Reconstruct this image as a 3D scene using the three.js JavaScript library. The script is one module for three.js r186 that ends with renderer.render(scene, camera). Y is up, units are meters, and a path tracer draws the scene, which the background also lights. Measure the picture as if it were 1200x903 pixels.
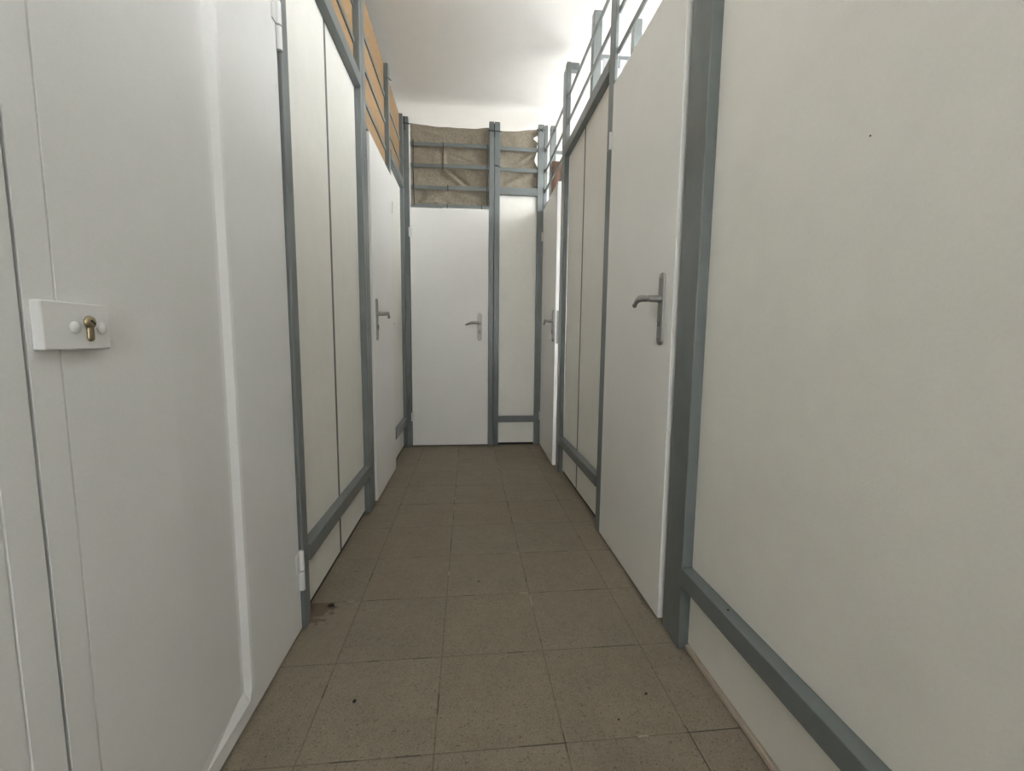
import * as THREE from 'three';
import { RoundedBoxGeometry } from 'three/addons/geometries/RoundedBoxGeometry.js';
import { RectAreaLightUniformsLib } from 'three/addons/lights/RectAreaLightUniformsLib.js';
import { mergeGeometries } from 'three/addons/utils/BufferGeometryUtils.js';

// ---------------------------------------------------------------- camera, sky, sun, exposure
const scene = new THREE.Scene();
const camera = new THREE.PerspectiveCamera(83.4, 1200 / 903, 0.02, 200);
camera.position.set(0, 0.9556, 0);
camera.rotation.order = 'YXZ';
camera.rotation.set(-0.1056, -0.1021, 0.0104);

scene.background = new THREE.Color().setRGB(0.975, 0.985, 1.0);
scene.backgroundIntensity = 4.7;
const sun = new THREE.DirectionalLight(new THREE.Color().setRGB(1.0, 0.96, 0.90), 3.5);
sun.position.set(10, 16, 4.5);
sun.target.position.set(0.8, 0, -1.4);
sun.castShadow = true;
sun.shadow.mapSize.set(2048, 2048);
Object.assign(sun.shadow.camera, { left: -8, right: 8, top: 8, bottom: -8, near: 1, far: 40 });
scene.add(sun, sun.target);

const renderer = new THREE.WebGLRenderer();
renderer.toneMapping = THREE.LinearToneMapping;
renderer.toneMappingExposure = 2.65;
renderer.shadowMap.enabled = true;

RectAreaLightUniformsLib.init();
const DAYLIGHT = new THREE.Color().setRGB(0.975, 0.985, 1.0), DAY = 0.9;   // daylight of each window opening, see windowAt

// ---------------------------------------------------------------- helpers
let seed = 7;
const rnd = () => { seed = (seed * 1664525 + 1013904223) % 4294967296; return seed / 4294967296; };
const C = (r, g, b) => new THREE.Color().setRGB(r, g, b);
const used = {};
function numbered(name) { const n = used[name] = (used[name] ?? -1) + 1; return n ? name + '_' + String(n).padStart(3, '0') : name; }
function tag(o, label, category, group, kind) {
  o.userData.label = label; o.userData.category = category;
  if (group) o.userData.group = group;
  if (kind) o.userData.kind = kind;
  return o;
}
function thing(name, label, category, pos = [0, 0, 0], kind, group) {
  const g = new THREE.Group(); g.name = numbered(name); g.position.set(...pos); scene.add(g);
  return tag(g, label, category, group, kind);
}
function part(name, geo, m, parent, label) {
  const o = new THREE.Mesh(geo, m); o.name = name; o.castShadow = o.receiveShadow = true;
  if (label) o.userData.label = label;
  parent.add(o); return o;
}
// uv in metres taken from the position, by the way the face points
function uvm(geo, ox = 0, oy = 0) {
  const g = geo.index ? geo.toNonIndexed() : geo, p = g.attributes.position, n = g.attributes.normal, uv = new Float32Array(p.count * 2);
  for (let i = 0; i < p.count; i++) {
    const a = Math.abs(n.getX(i)), b = Math.abs(n.getY(i)), c = Math.abs(n.getZ(i));
    let u, v;
    if (a >= b && a >= c) { u = p.getZ(i); v = p.getY(i); } else if (b >= c) { u = p.getX(i); v = p.getZ(i); } else { u = p.getX(i); v = p.getY(i); }
    uv[2 * i] = u + ox; uv[2 * i + 1] = v + oy;
  }
  g.setAttribute('uv', new THREE.BufferAttribute(uv, 2));
  return g;
}
function box(x0, x1, y0, y1, z0, z1, r = 0) {
  const w = Math.abs(x1 - x0), h = Math.abs(y1 - y0), d = Math.abs(z1 - z0);
  const g = r ? new RoundedBoxGeometry(w, h, d, 2, r) : new THREE.BoxGeometry(w, h, d);
  g.translate((x0 + x1) / 2, (y0 + y1) / 2, (z0 + z1) / 2);
  return uvm(g);
}
const merge = (list) => mergeGeometries(list.map((g) => (g.index ? g.toNonIndexed() : g)));
function noiseGrid(n, cells, s) {                      // tileable value noise, n x n
  let st = s; const r = () => { st = (st * 1664525 + 1013904223) % 4294967296; return st / 4294967296; };
  const k = []; for (let i = 0; i < cells * cells; i++) k.push(r());
  const out = new Float32Array(n * n);
  for (let y = 0; y < n; y++) for (let x = 0; x < n; x++) {
    const fx = x / n * cells, fy = y / n * cells, x0 = Math.floor(fx), y0 = Math.floor(fy);
    let tx = fx - x0, ty = fy - y0; tx = tx * tx * (3 - 2 * tx); ty = ty * ty * (3 - 2 * ty);
    const a = k[(y0 % cells) * cells + x0 % cells], b = k[(y0 % cells) * cells + (x0 + 1) % cells];
    const c = k[((y0 + 1) % cells) * cells + x0 % cells], d = k[((y0 + 1) % cells) * cells + (x0 + 1) % cells];
    out[y * n + x] = (a * (1 - tx) + b * tx) * (1 - ty) + (c * (1 - tx) + d * tx) * ty;
  }
  return out;
}
// f(x, y, i) -> [r, g, b] linear multiplied colour or grey height; texture spans `metres`
function tex(n, metres, f, srgb = true) {
  const d = new Uint8Array(n * n * 4);
  const enc = (v) => { v = Math.min(1, Math.max(0, v)); return Math.round(255 * (srgb ? (v < 0.0031308 ? 12.92 * v : 1.055 * v ** (1 / 2.4) - 0.055) : v)); };
  for (let y = 0; y < n; y++) for (let x = 0; x < n; x++) {
    const i = y * n + x, c = f(x, y, i);
    d[4 * i] = enc(c[0]); d[4 * i + 1] = enc(c[1]); d[4 * i + 2] = enc(c[2]); d[4 * i + 3] = 255;
  }
  const t = new THREE.DataTexture(d, n, n);
  t.wrapS = t.wrapT = THREE.RepeatWrapping; t.magFilter = THREE.LinearFilter; t.minFilter = THREE.LinearMipmapLinearFilter; t.generateMipmaps = true;
  if (srgb) t.colorSpace = THREE.SRGBColorSpace;
  t.repeat.set(1 / metres, 1 / metres); t.needsUpdate = true;
  return t;
}

// ---------------------------------------------------------------- materials
const N = 512;
const nA = noiseGrid(N, 6, 11), nB = noiseGrid(N, 24, 23), nC = noiseGrid(N, 96, 37), nD = noiseGrid(N, 256, 51), nE = noiseGrid(N, 170, 77);
const mottled = (c, amt, fine, metres) => tex(N, metres, (x, y, i) => {
  const v = 1 + amt * (nA[i] - 0.5) + amt * 0.7 * (nB[i] - 0.5) + fine * (nD[i] - 0.5);
  return [c[0] * v, c[1] * v, c[2] * v];
});
const bumpTex = (metres) => tex(N, metres, (x, y, i) => { const v = 0.4 * nC[i] + 0.6 * nD[i]; return [v, v, v]; }, false);
const M = {
  panel: new THREE.MeshStandardMaterial({ map: mottled([0.885, 0.868, 0.81], 0.035, 0.03, 0.9), roughness: 0.5, bumpMap: bumpTex(0.5), bumpScale: 0.0002 }),
  leaf: new THREE.MeshStandardMaterial({ map: mottled([0.89, 0.882, 0.855], 0.02, 0.02, 0.8), roughness: 0.42 }),
  metalDoor: new THREE.MeshStandardMaterial({ map: mottled([0.84, 0.84, 0.83], 0.02, 0.03, 0.7), roughness: 0.38, bumpMap: bumpTex(0.4), bumpScale: 0.00015 }),
  post: new THREE.MeshStandardMaterial({ map: mottled([0.175, 0.195, 0.195], 0.10, 0.05, 0.6), roughness: 0.32, metalness: 0.0 }),
  strip: new THREE.MeshStandardMaterial({ color: C(0.15, 0.152, 0.14), roughness: 0.6 }),
  sole: new THREE.MeshStandardMaterial({ color: C(0.035, 0.035, 0.033), roughness: 0.8 }),
  sill: new THREE.MeshStandardMaterial({ map: mottled([0.55, 0.47, 0.38], 0.2, 0.15, 0.5), roughness: 0.7 }),
  alu: new THREE.MeshStandardMaterial({ color: C(0.36, 0.35, 0.34), roughness: 0.5, metalness: 0.9 }),
  brass: new THREE.MeshStandardMaterial({ color: C(0.36, 0.30, 0.20), roughness: 0.33, metalness: 0.9 }),
  dark: new THREE.MeshStandardMaterial({ color: C(0.012, 0.011, 0.01), roughness: 0.6 }),
  cord: new THREE.MeshStandardMaterial({ color: C(0.02, 0.02, 0.022), roughness: 0.6 }),
  ceiling: new THREE.MeshStandardMaterial({ map: mottled([0.83, 0.815, 0.785], 0.03, 0.02, 1.6), roughness: 0.9 }),
  plaster: new THREE.MeshStandardMaterial({ map: mottled([0.76, 0.74, 0.70], 0.04, 0.03, 1.4), roughness: 0.9 }),
  board: new THREE.MeshStandardMaterial({ map: tex(N, 0.5, (x, y, i) => { const v = 0.93 + 0.12 * (nB[i] - 0.5) + 0.16 * (nE[i] - 0.5) + 0.1 * (nC[i] - 0.5); return [0.43 * v, 0.275 * v, 0.14 * v]; }), roughness: 0.65 }),
  white: new THREE.MeshStandardMaterial({ color: C(0.78, 0.78, 0.77), roughness: 0.4 }),
  glass: new THREE.MeshPhysicalMaterial({ color: C(0.97, 0.98, 0.98), transmission: 1, thickness: 0, roughness: 0.02, ior: 1.5 }),
  yard: new THREE.MeshStandardMaterial({ map: mottled([0.13, 0.127, 0.12], 0.25, 0.2, 3), roughness: 0.95 }),
  cloth: new THREE.MeshStandardMaterial({ map: tex(N, 0.25, (x, y, i) => {
    const w = 0.5 + 0.25 * Math.sin(x * Math.PI * 2 * 64 / N) + 0.25 * Math.sin(y * Math.PI * 2 * 64 / N), v = 0.78 + 0.24 * w + 0.3 * (nB[i] - 0.5) + 0.2 * (nC[i] - 0.5);
    return [0.34 * v, 0.30 * v, 0.235 * v];
  }), roughness: 0.95, side: THREE.DoubleSide }),
  brownCloth: new THREE.MeshStandardMaterial({ map: mottled([0.085, 0.046, 0.03], 0.2, 0.2, 0.3), roughness: 0.95, side: THREE.DoubleSide }),
  greyCloth: new THREE.MeshStandardMaterial({ map: mottled([0.40, 0.40, 0.42], 0.1, 0.1, 0.3), roughness: 0.95, side: THREE.DoubleSide }),
};
const tileMap = tex(N, 0.42, (x, y, i) => {
  let v = 0.97 + 0.10 * (nA[i] - 0.5) + 0.10 * (nB[i] - 0.5) + 0.30 * (nD[i] - 0.5) + 0.22 * (nE[i] - 0.5);
  if (nD[i] * nE[i] > 0.80) v *= 1.22; if (nC[i] * nE[i] < 0.035) v *= 0.62;
  return [0.268 * v, 0.226 * v, 0.168 * v];
});
const stained = tex(N, 0.42, (x, y, i) => {                // same tile body with a dark rusty spill mark at one edge
  const u = (x / N) * 0.42, w = (y / N) * 0.42, lx = u > 0.21 ? u - 0.42 : u, lz = w > 0.21 ? w - 0.42 : w;
  const d = Math.hypot((lx - 0.008) / 0.062, (lz + 0.112) / 0.07) + 0.9 * (nB[i] - 0.5) + 0.5 * (nC[i] - 0.5), k = d < 1 ? (d < 0.85 ? 1 : 0.5) : 0;
  let v = 0.97 + 0.10 * (nA[i] - 0.5) + 0.10 * (nB[i] - 0.5) + 0.30 * (nD[i] - 0.5) + 0.22 * (nE[i] - 0.5);
  return [0.268 * v * (1 - 0.34 * k), 0.226 * v * (1 - 0.46 * k), 0.168 * v * (1 - 0.48 * k)];
});
const tileMats = [[1, 1, 1], [0.97, 0.97, 0.97], [1.03, 1.03, 1.03], [1.0, 0.985, 0.965]].map((k) =>
  new THREE.MeshStandardMaterial({ map: tileMap, color: C(k[0], k[1], k[2]), roughness: 0.62, bumpMap: bumpTex(0.3), bumpScale: 0.0003 }));
M.stainedTile = tileMats[0].clone(); M.stainedTile.map = stained;
M.grout = new THREE.MeshStandardMaterial({ map: tex(N, 1.7, (x, y, i) => {       // cement joints, dirty in stretches, scraped pale in a few
  const k = nB[i], a = k > 0.86 ? 2.0 : k < 0.3 ? 0.45 : 0.9, v = a * (0.85 + 0.3 * nD[i]);
  return [0.225 * v, 0.188 * v, 0.14 * v];
}), roughness: 0.9 });

// ---------------------------------------------------------------- dimensions (metres)
const CEIL = 2.885, POST = 2.775;
const XRP = 0.650, XRF = 0.682;      // right: post face, panel face
const XLP = -0.530, XLF = -0.560;    // left
const ZBP = -3.845, ZBF = -3.868;    // back
const OUT = 1.24;                    // inner face of the window wall
const RL0 = 0.213, RL1 = 0.268;      // lower rail
const RU0 = 2.19, RU1 = 2.25;        // upper rail
const BARS = [2.40, 2.57];

// ---------------------------------------------------------------- shell of the building
{
  const yard = thing('ground', 'dark paved yard outside the windows', 'ground', [0, 0, 0], 'structure');
  part('paving', uvm(new THREE.PlaneGeometry(60, 60).rotateX(-Math.PI / 2).translate(0, -0.25, 0)), M.yard, yard);

  const fl = thing('floor', 'brown speckled stoneware tile floor of the corridor', 'floor', [0, 0, 0], 'structure');
  part('joint_bed', box(-1.75, OUT + 0.25, -0.2, -0.0007, -5.3, 2.85), M.grout, fl, 'cement tile joints');
  const T = 0.3095, J = 0.0034, h = T / 2 - J / 2, c = 0.0012;
  const tileGeo = (ox, oy) => {
    const a = h, b = h - c, y0 = -0.006, y1 = -0.0006, y2 = 0.0;
    const P = [], q = (p1, p2, p3, p4) => P.push(...p1, ...p2, ...p3, ...p1, ...p3, ...p4);
    const ring = (s, y) => [[-s, y, s], [s, y, s], [s, y, -s], [-s, y, -s]];
    const r0 = ring(a, y0), r1 = ring(a, y1), r2 = ring(b, y2);
    q(r2[0], r2[1], r2[2], r2[3]);
    for (let k = 0; k < 4; k++) { const l = (k + 1) % 4; q(r1[k], r1[l], r2[l], r2[k]); q(r0[k], r0[l], r1[l], r1[k]); }
    const g = new THREE.BufferGeometry(); g.setAttribute('position', new THREE.Float32BufferAttribute(P, 3)); g.computeVertexNormals();
    return uvm(g, ox, oy);
  };
  const variants = [0, 1, 2, 3, 4].map((k) => tileGeo(0.137 * k, 0.211 * k));
  const tx = 0.2312, tz = -1.538;
  for (let i = -7; i <= 4; i++) for (let j = -15; j <= 12; j++) {
    const x = tx + (i + 0.5) * T, z = tz - (j + 0.5) * T;
    if (x < -1.75 || x > 1.4 || z < -5.2 || z > 2.75) continue;
    const spill = i === -3 && j === -1;
    const t = part('tile', variants[spill ? 0 : Math.floor(rnd() * 5)], spill ? M.stainedTile : tileMats[Math.floor(rnd() * 4)], fl, spill ? 'tile with a dark rusty stain' : undefined);
    t.position.set(x, 0.0003 * rnd() - 0.0003, z);
    t.rotation.y = spill ? 0 : Math.floor(rnd() * 4) * Math.PI / 2;
  }

  const ce = thing('ceiling', 'smooth white ceiling above the partitions', 'ceiling', [0, 0, 0], 'structure');
  part('slab', box(-1.95, OUT + 0.25, CEIL, CEIL + 0.25, -5.5, 3.05), M.ceiling, ce);

  const wl = thing('wall_outer_left', 'plain plaster building wall behind the left cabins', 'wall', [0, 0, 0], 'structure');
  part('masonry', box(-1.95, -1.72, -0.2, CEIL, -5.5, 3.05), M.plaster, wl);
  const wb = thing('wall_outer_back', 'plain plaster building wall behind the end cabin', 'wall', [0, 0, 0], 'structure');
  part('masonry', box(-1.72, OUT, -0.2, CEIL, -5.5, -5.25), M.plaster, wb);
  // window wall on the right, windows between piers
  const wr = thing('wall_outer_right', 'white building wall holding the cabin windows', 'wall', [0, 0, 0], 'structure');
  const wins = [[-5.1, -3.98], [-3.8, -2.68], [-2.5, -1.32], [-1.12, 0.1], [0.45, 1.25]], WY0 = 0.85, WY1 = 2.84;
  const pcs = [box(OUT, OUT + 0.25, -0.2, WY0, -5.5, 3.05), box(OUT, OUT + 0.25, WY1, CEIL, -5.5, 3.05)];
  let z0 = -5.5;
  for (const [a, b] of wins) { pcs.push(box(OUT, OUT + 0.25, WY0, WY1, z0, a)); z0 = b; }
  pcs.push(box(OUT, OUT + 0.25, WY0, WY1, z0, 3.05));
  part('masonry', merge(pcs), M.plaster, wr);
  let k = 0;
  const windowAt = (len, place, label) => {          // built along z, facing -x, then placed
    const w = thing('window_' + (++k), label, 'window', [0, 0, 0], 'structure');
    const L = len / 2, f = 0.05;
    part('window_frame', merge([box(0, 0.06, WY0, WY0 + f, -L, L), box(0, 0.06, WY1 - f, WY1, -L, L), box(0, 0.06, WY0 + f, WY1 - f, -L, -L + f), box(0, 0.06, WY0 + f, WY1 - f, L - f, L)]), M.white, w);
    part('mullion', box(0, 0.06, WY0 + f, WY1 - f, -0.03, 0.03), M.white, w);
    part('pane', box(0.028, 0.034, WY0 + f, WY1 - f, -L + f, -0.03), M.glass, w);
    part('pane', box(0.028, 0.034, WY0 + f, WY1 - f, 0.03, L - f), M.glass, w);
    part('window_sill', box(-0.13, 0, WY0 - 0.03, WY0, -L - 0.03, L + 0.03, 0.006), M.white, w);
    const day = new THREE.RectAreaLight(DAYLIGHT, DAY, len - 2 * f, WY1 - WY0 - 2 * f);     // the window's daylight, just inside its panes
    day.position.set(-0.004, (WY0 + WY1) / 2, 0); day.rotation.y = Math.PI / 2; w.add(day);
    place(w);
  };
  const where = ['behind the end cabin', 'of the cabin with the far ajar door', 'of the cabin behind the near right door', 'beside the wide near panel', 'of the cabin behind the viewer'];
  wins.forEach(([a, b], i) => windowAt(b - a, (w) => w.position.set(OUT + 0.1, 0, (a + b) / 2), 'white framed two pane window ' + where[i]));
  // rear wall behind the photographer, with a window
  const we = thing('wall_rear', 'white plaster wall closing the corridor behind the viewer', 'wall', [0, 0, 0], 'structure');
  const e0 = 2.8, e1 = 3.05, rx0 = 0.0, rx1 = 0.7;
  part('masonry', merge([box(-1.72, OUT, -0.2, WY0, e0, e1), box(-1.72, OUT, WY1, CEIL, e0, e1), box(-1.72, rx0, WY0, WY1, e0, e1), box(rx1, OUT, WY0, WY1, e0, e1)]), M.plaster, we);
  windowAt(rx1 - rx0, (w) => { w.position.set((rx0 + rx1) / 2, 0, e0 + 0.1); w.rotation.y = -Math.PI / 2; }, 'white framed two pane window in the rear wall');
}

// ---------------------------------------------------------------- partition parts
const post = (g, x0, x1, z0, z1, top = POST) => {
  const p = part('post', box(x0, x1, 0.001, top - 0.006, z0, z1, 0.004), M.post, g);
  part('post_cap', box(x0 + 0.002, x1 - 0.002, top - 0.006, top, z0 + 0.002, z1 - 0.002), M.strip, p, 'dark plastic post cap');
};

// ---------------------------------------------------------------- right partition
const wR = thing('wall_right', 'cream panel partition with grey posts, rails and open bars along the right', 'partition wall', [0, 0, 0], 'structure');
{
  const B = 0.730;                                                    // back of the frame
  post(wR, XRP, B - 0.03, -1.245, -1.195);                            // latch side double post of the near door
  post(wR, XRP + 0.006, B - 0.03, -1.318, -1.246);
  post(wR, XRP, 0.667, -2.085, -2.010);                            // hinge post
  post(wR, XRP, 0.683, -3.055, -3.005, 2.78);
  part('bracket', merge([box(0.683, 0.735, 2.735, 2.778, -3.052, -3.008)]), M.post, wR, 'small steel bracket on the post top');
  post(wR, XRP + 0.004, 0.683, -3.125, -3.056);
  post(wR, 0.653, 0.683, -3.885, -3.852);                      // corner
  post(wR, XRP, B - 0.03, 1.50, 1.55);
  post(wR, XRP, B - 0.03, 0.20, 0.25);
  const bay = (za, zb, joints, tuck = 0) => {                         // za nearer than zb (za > zb); tuck: the panel runs on behind a shallow post
    const cuts = [za + tuck, ...joints, zb];
    for (let k = 0; k + 1 < cuts.length; k++) {
      const a = cuts[k] - (k ? 0.012 : 0), b = cuts[k + 1] + (k + 2 < cuts.length ? 0.012 : 0);
      part('panel', box(XRF, XRF + 0.016, RL1, RU0, b, a, 0.0015), M.panel, wR);
      part('kick_panel', box(XRF, XRF + 0.016, 0.02, RL0, b, a, 0.0015), M.panel, wR);
    }
    for (const j of joints) part('joint_strip', box(XRF + 0.0005, XRF + 0.014, 0.02, RU0, j - 0.0121, j + 0.0121), M.strip, wR);
    part('lower_rail', box(XRP - 0.004, XRF + 0.02, RL0, RL1, zb, za, 0.003), M.post, wR);
    part('upper_rail', box(XRP - 0.002, XRF + 0.02, RU0, RU1, zb, za, 0.003), M.post, wR);
    part('sole_plate', box(XRF + 0.006, XRF + 0.04, 0.0005, 0.03, zb, za + tuck), M.sole, wR);
    for (const y of BARS) part('bar', box(0.664, 0.671, y - 0.014, y + 0.014, zb, za), M.post, wR);
  };
  bay(1.50, 0.25, [0.85]);
  bay(0.20, -1.195, [-0.25]);
  bay(-2.085, -3.005, [-2.605], 0.03);
  for (const [a, b] of [[-1.318, -2.008], [-3.125, -3.852]]) {
    part('door_head', box(0.664, 0.70, 2.094, 2.112, b, a), M.post, wR);
    for (const y of [2.235, ...BARS]) part('bar', box(0.664, 0.671, y - 0.014, y + 0.014, b, a), M.post, wR);
    part('door_stop', merge([box(0.69, 0.715, 0.001, 0.022, b, a), box(0.70, 0.725, 0.022, 2.094, b - 0.05, b + 0.02)]), M.sole, wR);
  }
  part('door_stop', box(0.69, 0.715, 0.022, 2.094, -1.345, -1.318), M.sole, wR);
  part('chip', new THREE.CylinderGeometry(0.0016, 0.0016, 0.0006, 9).rotateZ(Math.PI / 2).rotateX(0.4).translate(XRF - 0.0002, 1.307, -0.712), M.dark, wR, 'small dark chip in the wide near panel');
  // pale sill strip bedded at the foot of the wide near panel
  part('floor_strip', box(0.674, 0.69, 0.0005, 0.017, -1.195, 0.20, 0.003), M.sill, wR, 'pale beige strip along the floor');
}

// ---------------------------------------------------------------- cabin dividers on the window side
for (const [z, label] of [[-2.6, 'white panel divider between the two right hand cabins'], [-1.222, 'white panel divider behind the wide near panel'], [-3.876, 'white panel divider at the back of the far right cabin']]) {
  const d = thing('wall_divider', label, 'partition wall', [0, 0, 0], 'structure');
  for (const x of [0.706, 0.94, OUT - 0.055]) post(d, x, x + 0.05, z - 0.025, z + 0.025, z === -2.6 && x < 0.8 ? 2.80 : POST);
  for (const [a, b] of [[0.756, 0.94], [0.99, OUT - 0.055]]) {
    part('panel', box(a, b, 0.03, 2.19, z - 0.008, z + 0.008, 0.0015), M.panel, d);
    for (const y of BARS) part('bar', box(a, b, y - 0.014, y + 0.014, z - 0.004, z + 0.004), M.post, d);
  }
}

// ---------------------------------------------------------------- left partition
const wL = thing('wall_left', 'cream panel partition with grey posts and rails along the left', 'partition wall', [0, 0, 0], 'structure');
{
  const B = -0.566;
  post(wL, B, XLP, -1.440, -1.392);
  post(wL, B, XLP, -2.398, -2.350);
  post(wL, B, XLP, -2.470, -2.399);
  post(wL, B, XLP, -3.205, -3.152);
  post(wL, B, XLP, -3.838, -3.80);
  const bay = (za, zb, joints, lower = true) => {
    const cuts = [za, ...joints, zb];
    for (let k = 0; k + 1 < cuts.length; k++) {
      const a = cuts[k] - (k ? 0.012 : 0), b = cuts[k + 1] + (k + 2 < cuts.length ? 0.012 : 0);
      part('panel', box(XLF - 0.016, XLF, RL1, RU0, b, a, 0.0015), M.panel, wL);
      part('kick_panel', box(XLF - 0.016, XLF, 0.02, RL0, b, a, 0.0015), M.panel, wL);
    }
    for (const j of joints) part('joint_strip', box(XLF - 0.014, XLF - 0.0005, 0.02, RU0, j - 0.0121, j + 0.0121), M.strip, wL);
    part('lower_rail', box(XLF - 0.02, XLP + 0.006, RL0, RL1, zb, za, 0.003), M.post, wL);
    part('upper_rail', box(XLF - 0.02, XLP + 0.004, RU0, RU1, zb, za, 0.003), M.post, wL);
    part('sole_plate', box(XLF - 0.04, XLF - 0.006, 0.0005, 0.03, zb, za), M.sole, wL);
    for (const y of BARS) part('bar', box(-0.5585, -0.5515, y - 0.014, y + 0.014, zb, za), M.post, wL);
  };
  bay(-1.440, -2.350, [-1.898]);
  bay(-3.205, -3.80, []);
  part('door_head', box(-0.566, -0.545, 2.085, 2.105, -3.152, -2.470), M.post, wL);
  for (const y of [2.23, ...BARS]) part('bar', box(-0.5585, -0.5515, y - 0.014, y + 0.014, -3.152, -2.470), M.post, wL);
  part('door_stop', merge([box(-0.60, -0.58, 0.001, 2.085, -2.50, -2.47), box(-0.60, -0.58, 0.001, 2.085, -3.152, -3.13), box(-0.60, -0.58, 0.001, 0.03, -3.13, -2.5)]), M.sole, wL);
  // closed wall over and beside the white metal double door, out to the rear wall
  const wN = thing('wall_near_left', 'plain white wall around the metal double door on the left', 'wall', [0, 0, 0], 'structure');
  part('head_panel', box(-0.62, XLF, 2.075, CEIL, -1.392, 0.30), M.panel, wN);
  part('side_panel', box(-0.62, XLF, 0.001, CEIL, 0.30, 2.8), M.panel, wN);
  part('door_back', box(-0.66, -0.63, 0.001, CEIL, -1.44, 0.30), M.sole, wN);
}

// ---------------------------------------------------------------- back partition
const wB = thing('wall_back', 'partition closing the corridor end with grey posts and a narrow cream panel', 'partition wall', [0, 0, 0], 'structure');
{
  const F = ZBP, R0 = -3.884;
  post(wB, -0.541, -0.490, R0, F);
  post(wB, 0.179, 0.2225, R0, F);
  post(wB, 0.2245, 0.272, R0, F);
  part('joint_strip', box(0.215, 0.232, 0.002, POST - 0.02, R0 - 0.002, R0), M.sole, wB);
  post(wB, 0.597, 0.649, R0, F);
  part('panel', box(0.272, 0.597, RL1, RU0, ZBF - 0.016, ZBF, 0.0015), M.panel, wB);
  part('kick_panel', box(0.272, 0.597, 0.02, RL0, ZBF - 0.016, ZBF, 0.0015), M.panel, wB);
  part('lower_rail', box(0.272, 0.597, RL0, RL1, ZBF - 0.016, F + 0.002, 0.003), M.post, wB);
  part('upper_rail', box(0.272, 0.597, RU0, RU1, ZBF - 0.016, F + 0.002, 0.003), M.post, wB);
  part('sole_plate', box(0.272, 0.597, 0.0005, 0.03, ZBF - 0.016, ZBF - 0.006), M.sole, wB);
  for (const y of BARS) part('bar', box(0.272, 0.597, y - 0.016, y + 0.016, -3.862, -3.855), M.post, wB);
  for (const y of [2.075, 2.225, ...BARS]) {                          // each bar is two lengths lapped near the middle
    const m = -0.215 + (y === 2.225 ? 0.04 : 0);
    part('bar', box(-0.478, m + 0.004, y - 0.015, y + 0.015, -3.862, -3.855), M.post, wB);
    part('bar', box(m, 0.179, y - 0.012, y + 0.018, -3.855, -3.848), M.post, wB);
  }
  part('door_stop', merge([box(-0.49, 0.179, 0.001, 0.022, -3.884, -3.876), box(0.15, 0.179, 0.022, 2.06, -3.884, -3.876), box(-0.49, -0.465, 0.022, 2.06, -3.884, -3.876)]), M.sole, wB);
}

// ---------------------------------------------------------------- doors
function leverSet(parent, side) {
  // local frame: plate on the plane z = 0 facing +z, lever pointing to -x * side ; origin at the plate centre
  const g = new THREE.Group(); g.name = 'handle'; parent.add(g); g.userData.label = 'satin aluminium lever handle on a long plate';
  const s = new THREE.Shape(), w = 0.0165, hh = 0.116;
  s.moveTo(-w, -hh + w); s.absarc(0, -hh + w, w, Math.PI, 2 * Math.PI, false); s.lineTo(w, hh - w); s.absarc(0, hh - w, w, 0, Math.PI, false); s.closePath();
  const pg = new THREE.ExtrudeGeometry(s, { depth: 0.005, bevelEnabled: true, bevelSize: 0.003, bevelThickness: 0.003, bevelSegments: 2, curveSegments: 10 });
  part('plate', uvm(pg), M.alu, g);
  const lv = [];
  const neck = new THREE.CylinderGeometry(0.0105, 0.0125, 0.045, 18).rotateX(Math.PI / 2).translate(0, 0.034, 0.028); lv.push(neck);
  const pts = [[0, 0.034, 0.046], [-0.012, 0.035, 0.053], [-0.035, 0.0375, 0.055], [-0.058, 0.038, 0.055], [-0.078, 0.0355, 0.054], [-0.098, 0.028, 0.052], [-0.116, 0.0195, 0.050]]
    .map(([x, y, z]) => new THREE.Vector3(x * side, y, z));
  const curve = new THREE.CatmullRomCurve3(pts), tube = new THREE.TubeGeometry(curve, 28, 0.0088, 12);
  const p = tube.attributes.position;                                 // swell towards the grip, flatten a little
  for (let i = 0; i <= 28; i++) {
    const c = curve.getPointAt(i / 28), k = 0.82 + 0.42 * Math.sin(Math.PI * Math.min(1, 0.15 + i / 28 * 0.85));
    for (let j = 0; j <= 12; j++) { const n = i * 13 + j; p.setXYZ(n, c.x + (p.getX(n) - c.x) * k, c.y + (p.getY(n) - c.y) * k * 1.12, c.z + (p.getZ(n) - c.z) * k * 0.75); }
  }
  tube.computeVertexNormals(); lv.push(tube);
  lv.push(new THREE.SphereGeometry(0.0085, 14, 10).translate(pts[6].x, pts[6].y, pts[6].z), new THREE.SphereGeometry(0.0085, 14, 10).translate(0, 0.034, 0.047));
  part('lever', merge(lv.map((q) => { q.deleteAttribute('uv'); return q; })), M.alu, g);
  // profile cylinder: round plug with a keyway over a narrow web
  part('lock_cylinder', merge([new THREE.CylinderGeometry(0.0085, 0.0085, 0.006, 18).rotateX(Math.PI / 2).translate(0, -0.037, 0.0095), new THREE.BoxGeometry(0.010, 0.017, 0.006).translate(0, -0.049, 0.0093)].map((q) => { q.deleteAttribute('uv'); return q.index ? q.toNonIndexed() : q; })), M.strip, g, 'dark keyhole cylinder');
  for (const y of [0.098, -0.098]) part('screw', new THREE.CylinderGeometry(0.0045, 0.0045, 0.002, 14).rotateX(Math.PI / 2).translate(0, y, 0.0088), M.alu, g);
  return g;
}
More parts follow.
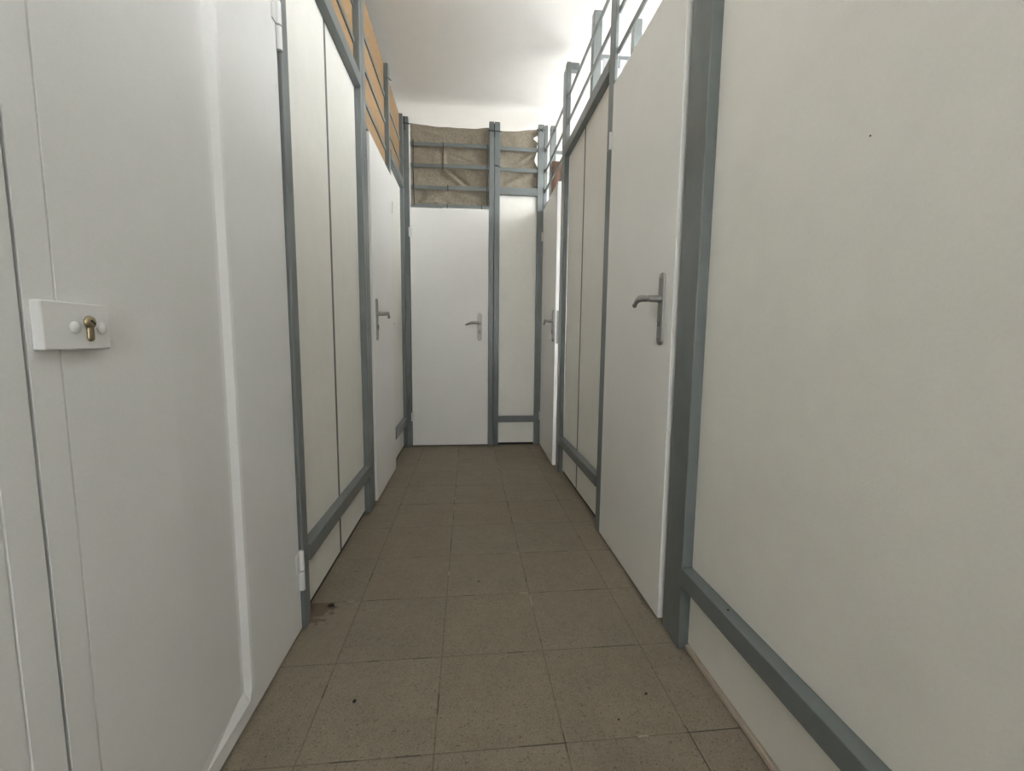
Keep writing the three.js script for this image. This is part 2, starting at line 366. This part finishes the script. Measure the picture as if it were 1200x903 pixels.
// leaf local frame: face on z = 0 facing +z, x from 0 (hinge) to w (latch), y up
function leafDoor(n, label, pos, turn, w, top, mirror, hinges = [0.27, 1.85], plateIn = 0.075) {
  const d = thing('door_' + n, label, 'door', pos, 'structure'); d.rotation.y = turn;
  const s = mirror ? -1 : 1, xs = (a, b) => (s > 0 ? [a, b] : [-b, -a]);
  const [a, b] = xs(0, w);
  part('door_leaf', box(a, b, 0.013, top, -0.040, 0, 0.0025), M.leaf, d);
  const hd = leverSet(d, s); hd.position.set(s * (w - plateIn), 1.062, 0);
  for (const y of hinges) {
    const hg = merge([new THREE.CylinderGeometry(0.0065, 0.0065, 0.075, 14).translate(-s * 0.004, y, 0.005), new THREE.BoxGeometry(0.018, 0.07, 0.002).translate(s * 0.008, y, 0.0008)].map((q) => { q.deleteAttribute('uv'); return q.toNonIndexed(); }));
    part('hinge', hg, M.white, d, 'white hinge barrel');
  }
  if (n === 3) part('lock_forend', box(s > 0 ? w - 0.001 : -w - 0.0008, s > 0 ? w + 0.0008 : -w + 0.001, 0.93, 1.17, -0.03, -0.012), M.alu, d);
  return d;
}
leafDoor(1, 'white door closing the corridor end below the tied cloth', [-0.486, 0, -3.834], 0, 0.663, 2.05, false);
// right: face looks to -x ; near door and far ajar door, hinges on the far edge
leafDoor(2, 'white door on the right beside the wide near panel', [0.645, 0, -1.998], -Math.PI / 2, 0.668, 2.087, false, [1.85]);
leafDoor(3, 'white door on the right standing ajar with light at its edge', [0.652, 0, -3.842], -Math.PI / 2 - 0.026, 0.692, 2.075, false);
leafDoor(4, 'white door on the left beside the two tall panels', [-0.520, 0, -3.142], Math.PI / 2 - 0.006, 0.638, 2.055, true, [1.03, 1.85]);

// white sheet metal double door on the left, recessed field in each leaf
function metalLeaf(n, label, z0, z1, profile, hingeFar, lock) {
  // z0 = far edge, z1 = near edge (z1 > z0); profile = [z, depth of the pressed field], near to far
  const d = thing('door_' + n, label, 'door', [0, 0, 0], 'structure');
  const X = -0.540, bv = 0.024, y0 = 0.012, y1 = 2.06, f0 = 0.052, f1 = 1.99;
  const P = [], q = (a, b, c, e) => P.push(...a, ...b, ...c, ...a, ...c, ...e);
  const rows = [y0, f0, f0 + bv, f1 - bv, f1, y1], at = (j, k) => [X - (j === 2 || j === 3 ? profile[k][1] : 0), rows[j], profile[k][0]];
  for (let j = 0; j < 5; j++) for (let k = 0; k + 1 < profile.length; k++) q(at(j, k), at(j, k + 1), at(j + 1, k + 1), at(j + 1, k));
  const rect = (x) => [[x, y0, z1], [x, y0, z0], [x, y1, z0], [x, y1, z1]], O = rect(X), Bk = rect(X - 0.042);
  for (let k = 0; k < 4; k++) { const l = (k + 1) % 4; q(Bk[k], Bk[l], O[l], O[k]); }
  q(Bk[3], Bk[2], Bk[1], Bk[0]);
  const g = new THREE.BufferGeometry(); g.setAttribute('position', new THREE.Float32BufferAttribute(P, 3)); g.computeVertexNormals();
  part('door_leaf', uvm(g), M.metalDoor, d);
  const hz = hingeFar ? z0 - 0.003 : z1 + 0.003;
  for (const y of [0.205, 1.83]) {
    const knuckle = merge([new THREE.CylinderGeometry(0.0085, 0.0085, 0.058, 16).translate(0, 0.034, 0), new THREE.CylinderGeometry(0.0085, 0.0085, 0.062, 16).translate(0, -0.031, 0), new THREE.SphereGeometry(0.0085, 14, 8).translate(0, 0.063, 0),
      new THREE.BoxGeometry(0.004, 0.058, 0.03).translate(-0.004, 0.034, hingeFar ? 0.016 : -0.016)].map((w) => { w.deleteAttribute('uv'); return w.toNonIndexed(); }));
    const h = part('hinge', knuckle, M.white, d, 'white weld on hinge barrel'); h.position.set(X + 0.006, y, hz);
  }
  if (lock) {
    const L = part('lock_box', box(X - 0.001, X + 0.013, 0.936, 0.9995, -0.702, -0.599, 0.0025), M.metalDoor, d, 'white painted lock box');
    const S = (geo, m, name, label) => part(name, geo, m, L, label);
    const fx = X + 0.013, zc = -0.667;
    S(merge([new THREE.SphereGeometry(0.0092, 24, 14).scale(0.55, 1, 1).translate(fx + 0.001, 0.9735, zc), new RoundedBoxGeometry(0.009, 0.024, 0.0105, 2, 0.0045).translate(fx + 0.0, 0.959, zc)].map((w) => { w.deleteAttribute('uv'); return w.index ? w.toNonIndexed() : w; })), M.brass, 'lock_cylinder', 'tarnished brass profile cylinder');
    S(new THREE.BoxGeometry(0.001, 0.0085, 0.0022).rotateX(0.9).translate(fx + 0.0058, 0.9735, zc), M.dark, 'keyway');
    for (const z of [zc + 0.0225, zc - 0.0205]) S(new THREE.SphereGeometry(0.0085, 20, 12).scale(0.55, 1, 1).translate(fx, 0.966, z), M.white, 'round_screw', 'domed painted screw head');
  }
  return d;
}
metalLeaf(5, 'white sheet metal door leaf with a lock box', -1.384, -0.5925, [[-0.5925, 0], [-0.6335, 0], [-0.6345, 0.0025], [-0.6365, 0.0025], [-0.6375, 0.0004], [-0.858, 0.0026], [-1.030, 0.0150], [-1.041, 0.0154], [-1.050, 0.0140], [-1.064, 0.0018], [-1.073, 0], [-1.384, 0]], true, true);
metalLeaf(6, 'white sheet metal door leaf beside the lock box leaf', -0.5865, 0.29, [[0.29, 0], [-0.09, 0], [-0.113, 0.016], [-0.31, 0.0026], [-0.5400, 0.0004], [-0.5410, 0.0025], [-0.5430, 0.0025], [-0.5440, 0], [-0.5865, 0]], false, false);

// ---------------------------------------------------------------- hardboard sheets over the left partition
const sheets = [[-1.395, -2.352, 2.20, 'tan hardboard sheet above the two tall left panels'], [-2.468, -3.154, 2.09, 'tan hardboard sheet above the left white door'], [-3.203, -3.80, 2.20, 'tan hardboard sheet between the left door and the corner post']];
for (const [a, b, y0, label] of sheets) part('hardboard_sheet', box(-0.566, -0.559, y0, 2.776, b, a), M.board, wL, label);

// ---------------------------------------------------------------- cloths
function clothGeo(nx, ny, f) {
  const P = [], U = [], I = [];
  for (let j = 0; j <= ny; j++) for (let i = 0; i <= nx; i++) { const [x, y, z] = f(i / nx, j / ny); P.push(x, y, z); U.push(x, y); }
  for (let j = 0; j < ny; j++) for (let i = 0; i < nx; i++) { const a = j * (nx + 1) + i, b = a + 1, c = a + nx + 1, d = c + 1; I.push(a, b, d, a, d, c); }
  const g = new THREE.BufferGeometry(); g.setAttribute('position', new THREE.Float32BufferAttribute(P, 3)); g.setAttribute('uv', new THREE.Float32BufferAttribute(U, 2)); g.setIndex(I); g.computeVertexNormals();
  return g;
}
// a crease: ridge along the segment (x0,y0)-(x1,y1), width w, height h, fading at both ends
const crease = (x, y, x0, y0, x1, y1, w, h) => {
  const dx = x1 - x0, dy = y1 - y0, L2 = dx * dx + dy * dy, t = ((x - x0) * dx + (y - y0) * dy) / L2;
  const px = x - (x0 + t * dx), py = y - (y0 + t * dy), d = Math.hypot(px, py), e = Math.max(0, Math.min(1, (t + 0.15) / 0.3)) * Math.max(0, Math.min(1, (1.15 - t) / 0.3));
  return h * e * Math.exp(-d * d / (w * w));
};
const soft = (x, y) => 0.004 * Math.sin(9 * x + 5 * y) + 0.003 * Math.sin(23 * x - 17 * y + 1) + 0.0018 * Math.sin(41 * x + 33 * y);
{
  const g = clothGeo(110, 100, (u, v) => {
    const x = -0.482 + u * 0.665, top = 2.752 - 0.012 * u - 0.010 * Math.sin(Math.PI * u) + 0.012 * Math.max(0, u - 0.85) / 0.15, y = 2.088 + v * (top - 2.088);
    let z = -3.908 + soft(x, y) + 0.007 * Math.sin(Math.PI * u) * Math.sin(v * Math.PI * 4) ;
    z += crease(x, y, -0.20, 2.385, -0.04, 2.26, 0.020, 0.026) - crease(x, y, -0.17, 2.395, 0.00, 2.27, 0.016, 0.02);
    z += crease(x, y, -0.20, 2.40, -0.20, 2.55, 0.012, 0.012) + crease(x, y, -0.19, 2.545, 0.10, 2.43, 0.028, 0.018) - crease(x, y, -0.16, 2.52, 0.05, 2.45, 0.016, 0.012);
    z += crease(x, y, -0.15, 2.22, 0.12, 2.13, 0.03, 0.012) + crease(x, y, -0.16, 2.22, -0.38, 2.12, 0.03, 0.012);
    z += crease(x, y, -0.45, 2.72, -0.2, 2.66, 0.02, 0.010) + crease(x, y, 0.17, 2.72, 0.0, 2.60, 0.025, 0.012) + crease(x, y, -0.4, 2.11, -0.22, 2.12, 0.012, 0.016);
    return [x, y, Math.min(z, -3.887)];
  });
  const o = new THREE.Mesh(g, M.cloth); o.name = numbered('cloth_screen'); tag(o, 'grey brown woven cloth tied behind the bars above the end door', 'cloth', 'cloths on the end partition'); scene.add(o); o.castShadow = o.receiveShadow = true;
  const g2 = clothGeo(70, 100, (u, v) => {
    const y0 = 2.235, topL = 2.735, topR = 2.762, top = topL + (topR - topL) * u - 0.012 * Math.sin(Math.PI * u), y = y0 + v * (top - y0);
    // the free right edge pulls away from the corner post and leaves gaps
    const gap = 0.045 * Math.exp(-(((y - 2.685) / 0.022) ** 2)) + 0.034 * Math.exp(-(((y - 2.505) / 0.05) ** 2)) + 0.016 * Math.exp(-(((y - 2.60) / 0.05) ** 2));
    const x = 0.24 + u * (0.610 - gap - 0.24);
    let z = -3.908 + soft(x + 1, y) + 0.006 * Math.sin(v * Math.PI * 3) * Math.sin(Math.PI * u);
    z += crease(x, y, 0.42, 2.46, 0.60, 2.58, 0.022, 0.02) + crease(x, y, 0.30, 2.27, 0.56, 2.40, 0.025, 0.018) + crease(x, y, 0.32, 2.70, 0.60, 2.745, 0.014, 0.014) - crease(x, y, 0.40, 2.44, 0.58, 2.53, 0.018, 0.014);
    return [x, y, Math.min(z, -3.887)];
  });
  const o2 = new THREE.Mesh(g2, M.cloth); o2.name = numbered('cloth_screen'); tag(o2, 'narrow grey brown cloth with a loose edge above the end panel', 'cloth', 'cloths on the end partition'); scene.add(o2); o2.castShadow = o2.receiveShadow = true;
  const g3 = clothGeo(60, 40, (u, v) => { const x = 0.72 + u * 0.42, y = 1.95 + v * 0.53; return [x, y, -3.838 + 0.012 * Math.sin(u * 26) * (1.1 - v) + soft(x, y)]; });
  const o3 = new THREE.Mesh(g3, M.brownCloth); o3.name = numbered('blanket'); tag(o3, 'reddish brown blanket hanging inside the cabin of the ajar door', 'blanket'); scene.add(o3); o3.castShadow = o3.receiveShadow = true;
  const g4 = clothGeo(50, 30, (u, v) => { const x = 0.765 + u * 0.30, y = 2.20 + v * 0.355; return [x, y, -2.588 + 0.008 * Math.sin(u * 20) * (1.1 - v) + soft(x, y)]; });
  const o4 = new THREE.Mesh(g4, M.greyCloth); o4.name = numbered('cloth_screen'); tag(o4, 'pale grey cloth hung on the cabin divider behind the right bars', 'cloth'); scene.add(o4); o4.castShadow = o4.receiveShadow = true;
}

// ---------------------------------------------------------------- ties and cords on the end partition
function cordThing(name, paths, r, label, group) {
  const g = merge(paths.map((pts) => { const t = new THREE.TubeGeometry(new THREE.CatmullRomCurve3(pts.map((p) => new THREE.Vector3(...p)), false, 'catmullrom', 0.1), Math.max(6, pts.length * 4), r, 6); return t; }));
  const o = new THREE.Mesh(g, M.cord); o.name = numbered(name); tag(o, label, 'tie', group); scene.add(o); o.castShadow = o.receiveShadow = true; return o;
}
const T0 = 'ties and cords holding the cloths';
const zf = ZBP + 0.003;
cordThing('cable_tie', [[[-0.612, 2.728, zf], [-0.56, 2.727, zf], [-0.476, 2.716, zf]], [[-0.523, 2.765, zf + 0.003], [-0.521, 2.72, zf + 0.003], [-0.517, 2.665, zf + 0.003]]], 0.0045, 'black tie knotted across the top of the left corner post', T0);
cordThing('cable_tie', [[[0.172, 2.702, zf], [0.222, 2.70, zf], [0.277, 2.70, zf]], [[0.224, 2.755, zf + 0.002], [0.224, 2.72, zf + 0.004], [0.224, 2.65, zf + 0.002]]], 0.004, 'black tie knotted across the top of the double post', T0);
cordThing('cable_tie', [[[0.226, 2.425, zf], [0.245, 2.422, zf + 0.003], [0.276, 2.413, -3.852]]], 0.004, 'black tie around the double post beside the narrow cloth', T0);
cordThing('cable_tie', [[[0.56, 2.262, zf + 0.003], [0.60, 2.262, -3.848], [0.655, 2.262, -3.848]], [[0.648, 2.262, -3.847], [0.652, 2.2, -3.847], [0.645, 2.1, -3.847]]], 0.0035, 'thin black cord around the right corner post at the cloth foot', T0);
cordThing('cable_tie', [[[0.585, 2.735, -3.848], [0.62, 2.73, -3.846], [0.655, 2.735, -3.848]], [[0.60, 2.75, -3.847], [0.64, 2.715, -3.846]], [[0.602, 2.712, -3.847], [0.642, 2.752, -3.846]]], 0.0035, 'black cord wound round the top of the right corner post', T0);
cordThing('lacing_cord', [[[-0.452, 2.60, -3.852], [-0.455, 2.40, -3.852], [-0.452, 2.22, -3.852], [-0.448, 2.075, -3.852]]], 0.004, 'dark cord lacing the left edge of the wide cloth', T0);
cordThing('lacing_cord', [[[0.163, 2.59, -3.846], [0.165, 2.40, -3.846], [0.163, 2.22, -3.846], [0.165, 2.09, -3.846]]], 0.004, 'dark cord lacing the right edge of the wide cloth', T0);
cordThing('cable_tie', [[[-0.205, 2.588, -3.846], [-0.206, 2.545, -3.845]]], 0.0035, 'dark tie at the lap of the top bar', T0);
cordThing('cable_tie', [[[-0.208, 2.42, -3.846], [-0.208, 2.375, -3.845]]], 0.0035, 'dark tie at the lap of the second bar', T0);
cordThing('cable_tie', [[[-0.168, 2.248, -3.846], [-0.168, 2.2, -3.845]]], 0.0035, 'dark tie at the lap of the third bar', T0);
cordThing('cable_tie', [[[-0.172, 2.095, -3.846], [-0.172, 2.058, -3.845]]], 0.0035, 'dark tie near the middle of the lowest bar over the end door', T0);
cordThing('cable_tie', [[[0.118, 2.095, -3.846], [0.118, 2.06, -3.845]]], 0.0035, 'dark tie near the latch end of the lowest bar', T0);
cordThing('cable_tie', [[[-0.545, 2.68, -3.15], [-0.527, 2.685, -3.165], [-0.515, 2.683, -3.185]]], 0.0035, 'black tie sticking out near the top of the left hinge post', T0);

// ---------------------------------------------------------------- crumbs on the floor
function crumb(x, z, s, label, sx = 1) {
  const g = new THREE.IcosahedronGeometry(s, 1), p = g.attributes.position, seen = {};
  for (let i = 0; i < p.count; i++) { const key = [p.getX(i), p.getY(i), p.getZ(i)].map((v) => v.toFixed(5)).join(); const k = seen[key] ??= 0.65 + 0.6 * rnd(); p.setXYZ(i, p.getX(i) * k * sx, p.getY(i) * k * 0.45, p.getZ(i) * k); }
  g.computeVertexNormals();
  const o = new THREE.Mesh(g, M.dark); o.name = numbered('crumb'); o.position.set(x, s * 0.3, z); o.castShadow = o.receiveShadow = true;
  tag(o, label, 'debris', 'dark crumbs on the floor and rail'); scene.add(o); return o;
}
crumb(-0.299, -1.084, 0.0068, 'largest dark crumb on the tiles near the metal door', 0.7);
crumb(0.482, -1.039, 0.0042, 'dark crumb on the tiles close to the wide near panel');
crumb(0.380, -0.968, 0.0032, 'tiny dark crumb between the larger crumbs on the tiles');
crumb(0.042, -1.63, 0.0034, 'tiny dark crumb alone in the middle of a tile');
crumb(0.667, -0.985, 0.0036, 'dark crumb lying on the lower rail under the wide near panel').position.y = RL1 + 0.001;
crumb(-0.488, -1.515, 0.008, 'flat dark crumb on the joint beside the left kick panel', 1.6);

renderer.render(scene, camera);
